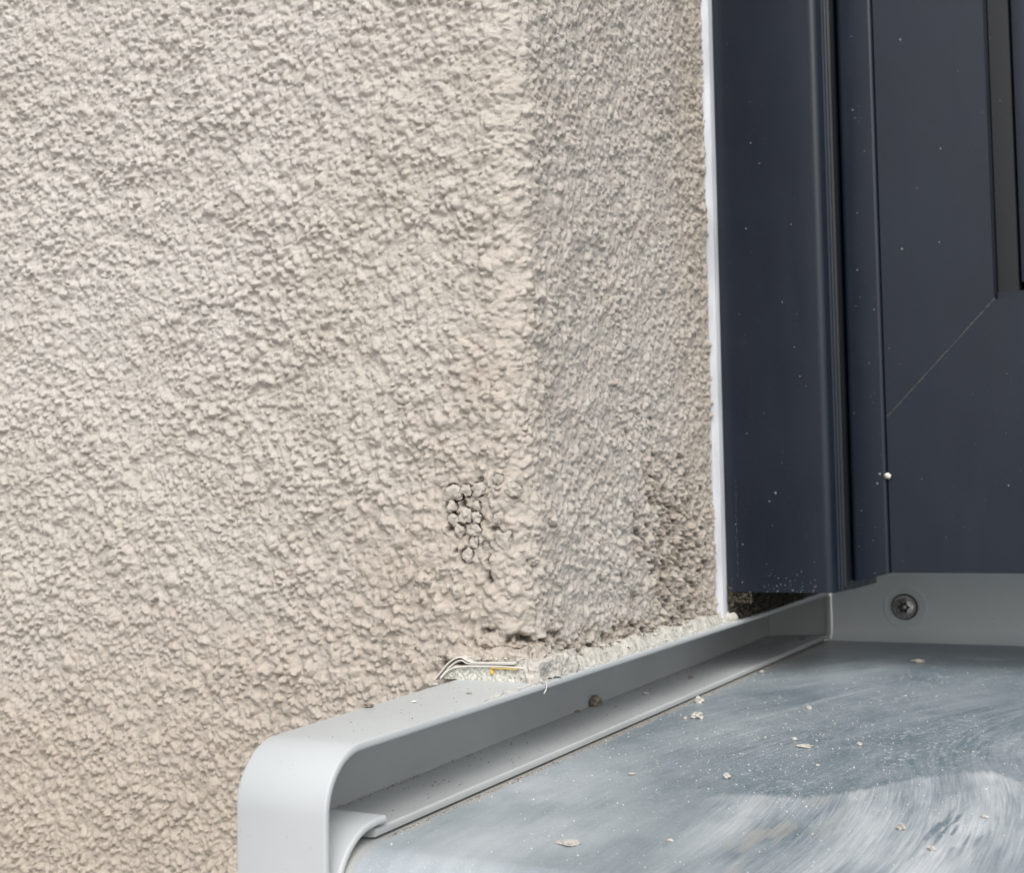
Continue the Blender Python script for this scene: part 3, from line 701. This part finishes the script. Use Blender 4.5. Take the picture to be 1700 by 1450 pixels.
CH = [(-19.2, 80.1, -15.9, 2.5, 0.75, m_crumbd, 'big brown mortar lump lying in the channel of the end cap'),
      (-11.8, 104.4, -15.6, 0.8, 0.7, m_crumb, 'small white crumb in the channel behind the brown lump'),
      (-9.8, 142.3, -14.5, 1.0, 0.5, m_crumbd, 'small grey crumb halfway down the end cap channel'),
      (-2.7, 262.8, -10.0, 1.0, 0.7, m_crumbd, 'crumb at the far end of the end cap channel'),
      (-21.0, 67.9, -16.6, 1.6, 0.2, m_crumbd, 'thin flake in the channel in front of the brown lump')]
for i, (x, y, z, r, f, mt, lab) in enumerate(CH):
    z = -18.75 + (x + 24.4) * 0.05 + SL * y + r * f * 0.7
    tag(from_bm('mortar_crumb', place(rock(r, 500 + i, f, 3, 0.6), (x, y, z)), mt, smooth=True), lab, 'mortar crumb', 'crumbs lying in the end cap channel')
FL = [(-19.8, -49.7, 1.1, 0.45, m_crumbd, 'brown crumb on the left edge of the end cap top'),
      (-22.6, -14.7, 1.4, 0.25, m_crumb, 'flat beige chip on the end cap top just below the tape'),
      (-12.6, -40.2, 0.7, 0.4, m_film, 'white flake on the end cap top beside the brown crumb'),
      (-6.1, -24.6, 0.65, 0.4, m_crumbd, 'tiny brown crumb on the end cap top near its right edge')]
for i, (x, y, r, f, mt, lab) in enumerate(FL):
    z = 1.85 + SL * y + r * f * 0.6
    tag(from_bm('cap_crumb', place(rock(r, 600 + i, f, 3, 0.6), (x, y, z)), mt, smooth=True), lab, 'crumb', 'crumbs on top of the end cap')

bm = place(rock(1.15, 701, 1.0, 3, 0.2), (55.0, 179.4, 58.7)); pl = tag(from_bm('paint_blob', bm, m_film, smooth=True), 'round white blob stuck on the groove of the dark sash', 'blob')

# scatter of fine grains -------------------------------------------------
def scatter(name, pts, mat, kind='stuff', label=None, cat=None, flat=(0.35, 0.9)):
    """pts: (x,y,z,r,axis) tiny irregular octahedra in one mesh"""
    V_ = []; F_ = []
    base_f = [(0, 2, 4), (2, 1, 4), (1, 3, 4), (3, 0, 4), (2, 0, 5), (1, 2, 5), (3, 1, 5), (0, 3, 5)]
    for (x, y, z, r, ax) in pts:
        k = len(V_); a = random.uniform(0, 6.28); e = random.uniform(0.45, 1); fl = random.uniform(*flat)
        c, s = math.cos(a), math.sin(a)
        d = [(r * c, r * s, 0), (-r * c * random.uniform(.6, 1), -r * s, 0), (-r * e * s, r * e * c, 0), (r * e * s, -r * e * c, 0), (0, 0, r * fl), (0, 0, -r * 0.3)]
        for (p0, p1, p2) in d:
            if ax == 'z': V_.append((x + p0, y + p1, z + p2))
            elif ax == 'y': V_.append((x + p0, y - p2, z + p1))
            else: V_.append((x + p2, y + p0, z + p1))
        F_ += [(k + i0, k + i1, k + i2) for i0, i1, i2 in base_f]
    o = link(name, mesh_np(name, np.array(V_), np.array(F_), False), mat)
    return tag(o, label, cat, kind=kind)
pts = []
while len(pts) < 6500:
    x = random.uniform(5, 150); y = random.uniform(-84, 250)
    dens = 0.25 + 0.75 * math.exp(-((x - 55) / 38) ** 2 - ((y - 30) / 55) ** 2) + (0.5 if x < 10 else 0)
    if random.random() < dens: pts.append((x, y, SL * y - 19.55, 0.06 + 0.24 * random.random() ** 6 + (0.2 if random.random() < 0.01 else 0), 'z'))
scatter('sill_dust', pts, m_film, label='fine pale plaster dust over the sill', cat='dust')
pts = []
for _ in range(1500):
    y = random.uniform(-80, 280); x = 4.4 + abs(random.gauss(0, 0.8)); pts.append((x, y, SL * y - 19.5, random.uniform(0.08, 0.3), 'z'))
for _ in range(1400):
    y = random.uniform(-80, 280); x = -24.2 + webx(y) + abs(random.gauss(0, 1.6)); pts.append((x, y, SL * y - 18.65 + (x + 24.2) * .05, random.uniform(0.07, 0.28), 'z'))
for _ in range(320):
    y = random.uniform(-80, 280); x = random.uniform(-24, 3); pts.append((x, y, SL * y - 18.65 + (x + 24.2) * .05, random.uniform(0.08, 0.4), 'z'))
scatter('channel_grit', pts, m_crumbd, label='brown grit gathered in the end cap channel and along its lip', cat='grit')
pts = []
for _ in range(110):
    y = random.uniform(-86, -2); x = random.uniform(-27, 3.5); pts.append((x, y, SL * y + 1.82, 0.10 + 0.28 * random.random() ** 3, 'z'))
scatter('cap_specks', pts, m_crumbd, label='dark specks on top of the end cap', cat='dirt')
pts = []
for _ in range(420):
    k = random.random(); z = random.uniform(18, 300); r = 0.09 + 0.32 * random.random() ** 6
    if k < 0.35: pts.append((random.uniform(1, 37), 155.25, z, r, 'y'))
    elif k < 0.62: pts.append((random.uniform(43, 53), 179.75, z + 3, r, 'y'))
    elif k < 0.68: pts.append((random.uniform(95, 101), 188.3, 122 + z * .5, r, 'y'))
    else: pts.append((random.uniform(55.5, 130), 181.55, random.uniform(24, 115), r, 'y') if random.random() < .7 else (random.uniform(55.5, 93), 181.55, z + 80, r, 'y'))
for (x, y, z, r) in [(19.8, 155.2, 53, .6), (17.4, 155.2, 50.0, .4), (6.75, 155.2, 34.3, .4), (64.5, 181.5, 222, .65), (62.5, 181.5, 143, .5), (76, 181.5, 144, .5), (52, 179.7, 59.5, .6), (51, 179.7, 56, .5)]: pts.append((x, y, z, r, 'y'))
for z in np.arange(22, 60, 0.8):
    if random.random() < .8: pts.append((4.6 + random.gauss(0, .15), 155.2, z, random.uniform(.08, .2), 'y'))
for _ in range(60): pts.append((random.uniform(14, 34), 155.2, 17 + abs(random.gauss(0, 4)), random.uniform(.08, .3), 'y'))
scatter('frame_specks', pts, m_speck, label='pale specks and dust on the dark window frame', cat='dust', flat=(0.2, 0.5))
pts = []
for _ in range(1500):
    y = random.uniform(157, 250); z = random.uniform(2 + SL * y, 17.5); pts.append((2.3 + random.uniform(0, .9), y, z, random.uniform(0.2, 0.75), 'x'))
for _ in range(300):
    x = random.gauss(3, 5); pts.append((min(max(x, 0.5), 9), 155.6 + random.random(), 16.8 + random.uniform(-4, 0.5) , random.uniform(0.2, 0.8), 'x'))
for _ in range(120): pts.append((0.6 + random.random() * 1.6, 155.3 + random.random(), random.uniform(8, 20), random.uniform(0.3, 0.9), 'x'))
pc = []
for _ in range(420):
    y = random.uniform(-3, 152); x = -1.2 + random.gauss(0, 1.5) ; pc.append((min(x, 3.2), y, SL * y + 1.9 + (3.2 - max(x, -1)) * 0.75 + random.uniform(0, .5), random.uniform(0.15, 0.6) if random.random() < .85 else random.uniform(.6, 1.1), 'z'))
for _ in range(120):
    x = random.uniform(-26, -1); pc.append((x, -1.5 + random.gauss(0, 1), 7.2 + random.uniform(-.3, .6), random.uniform(0.2, 0.8), 'z'))
scatter('plaster_grit', pc, m_crumb, label='crumbled plaster grit along the foot of the wall corner', cat='grit', flat=(0.5, 1.1))
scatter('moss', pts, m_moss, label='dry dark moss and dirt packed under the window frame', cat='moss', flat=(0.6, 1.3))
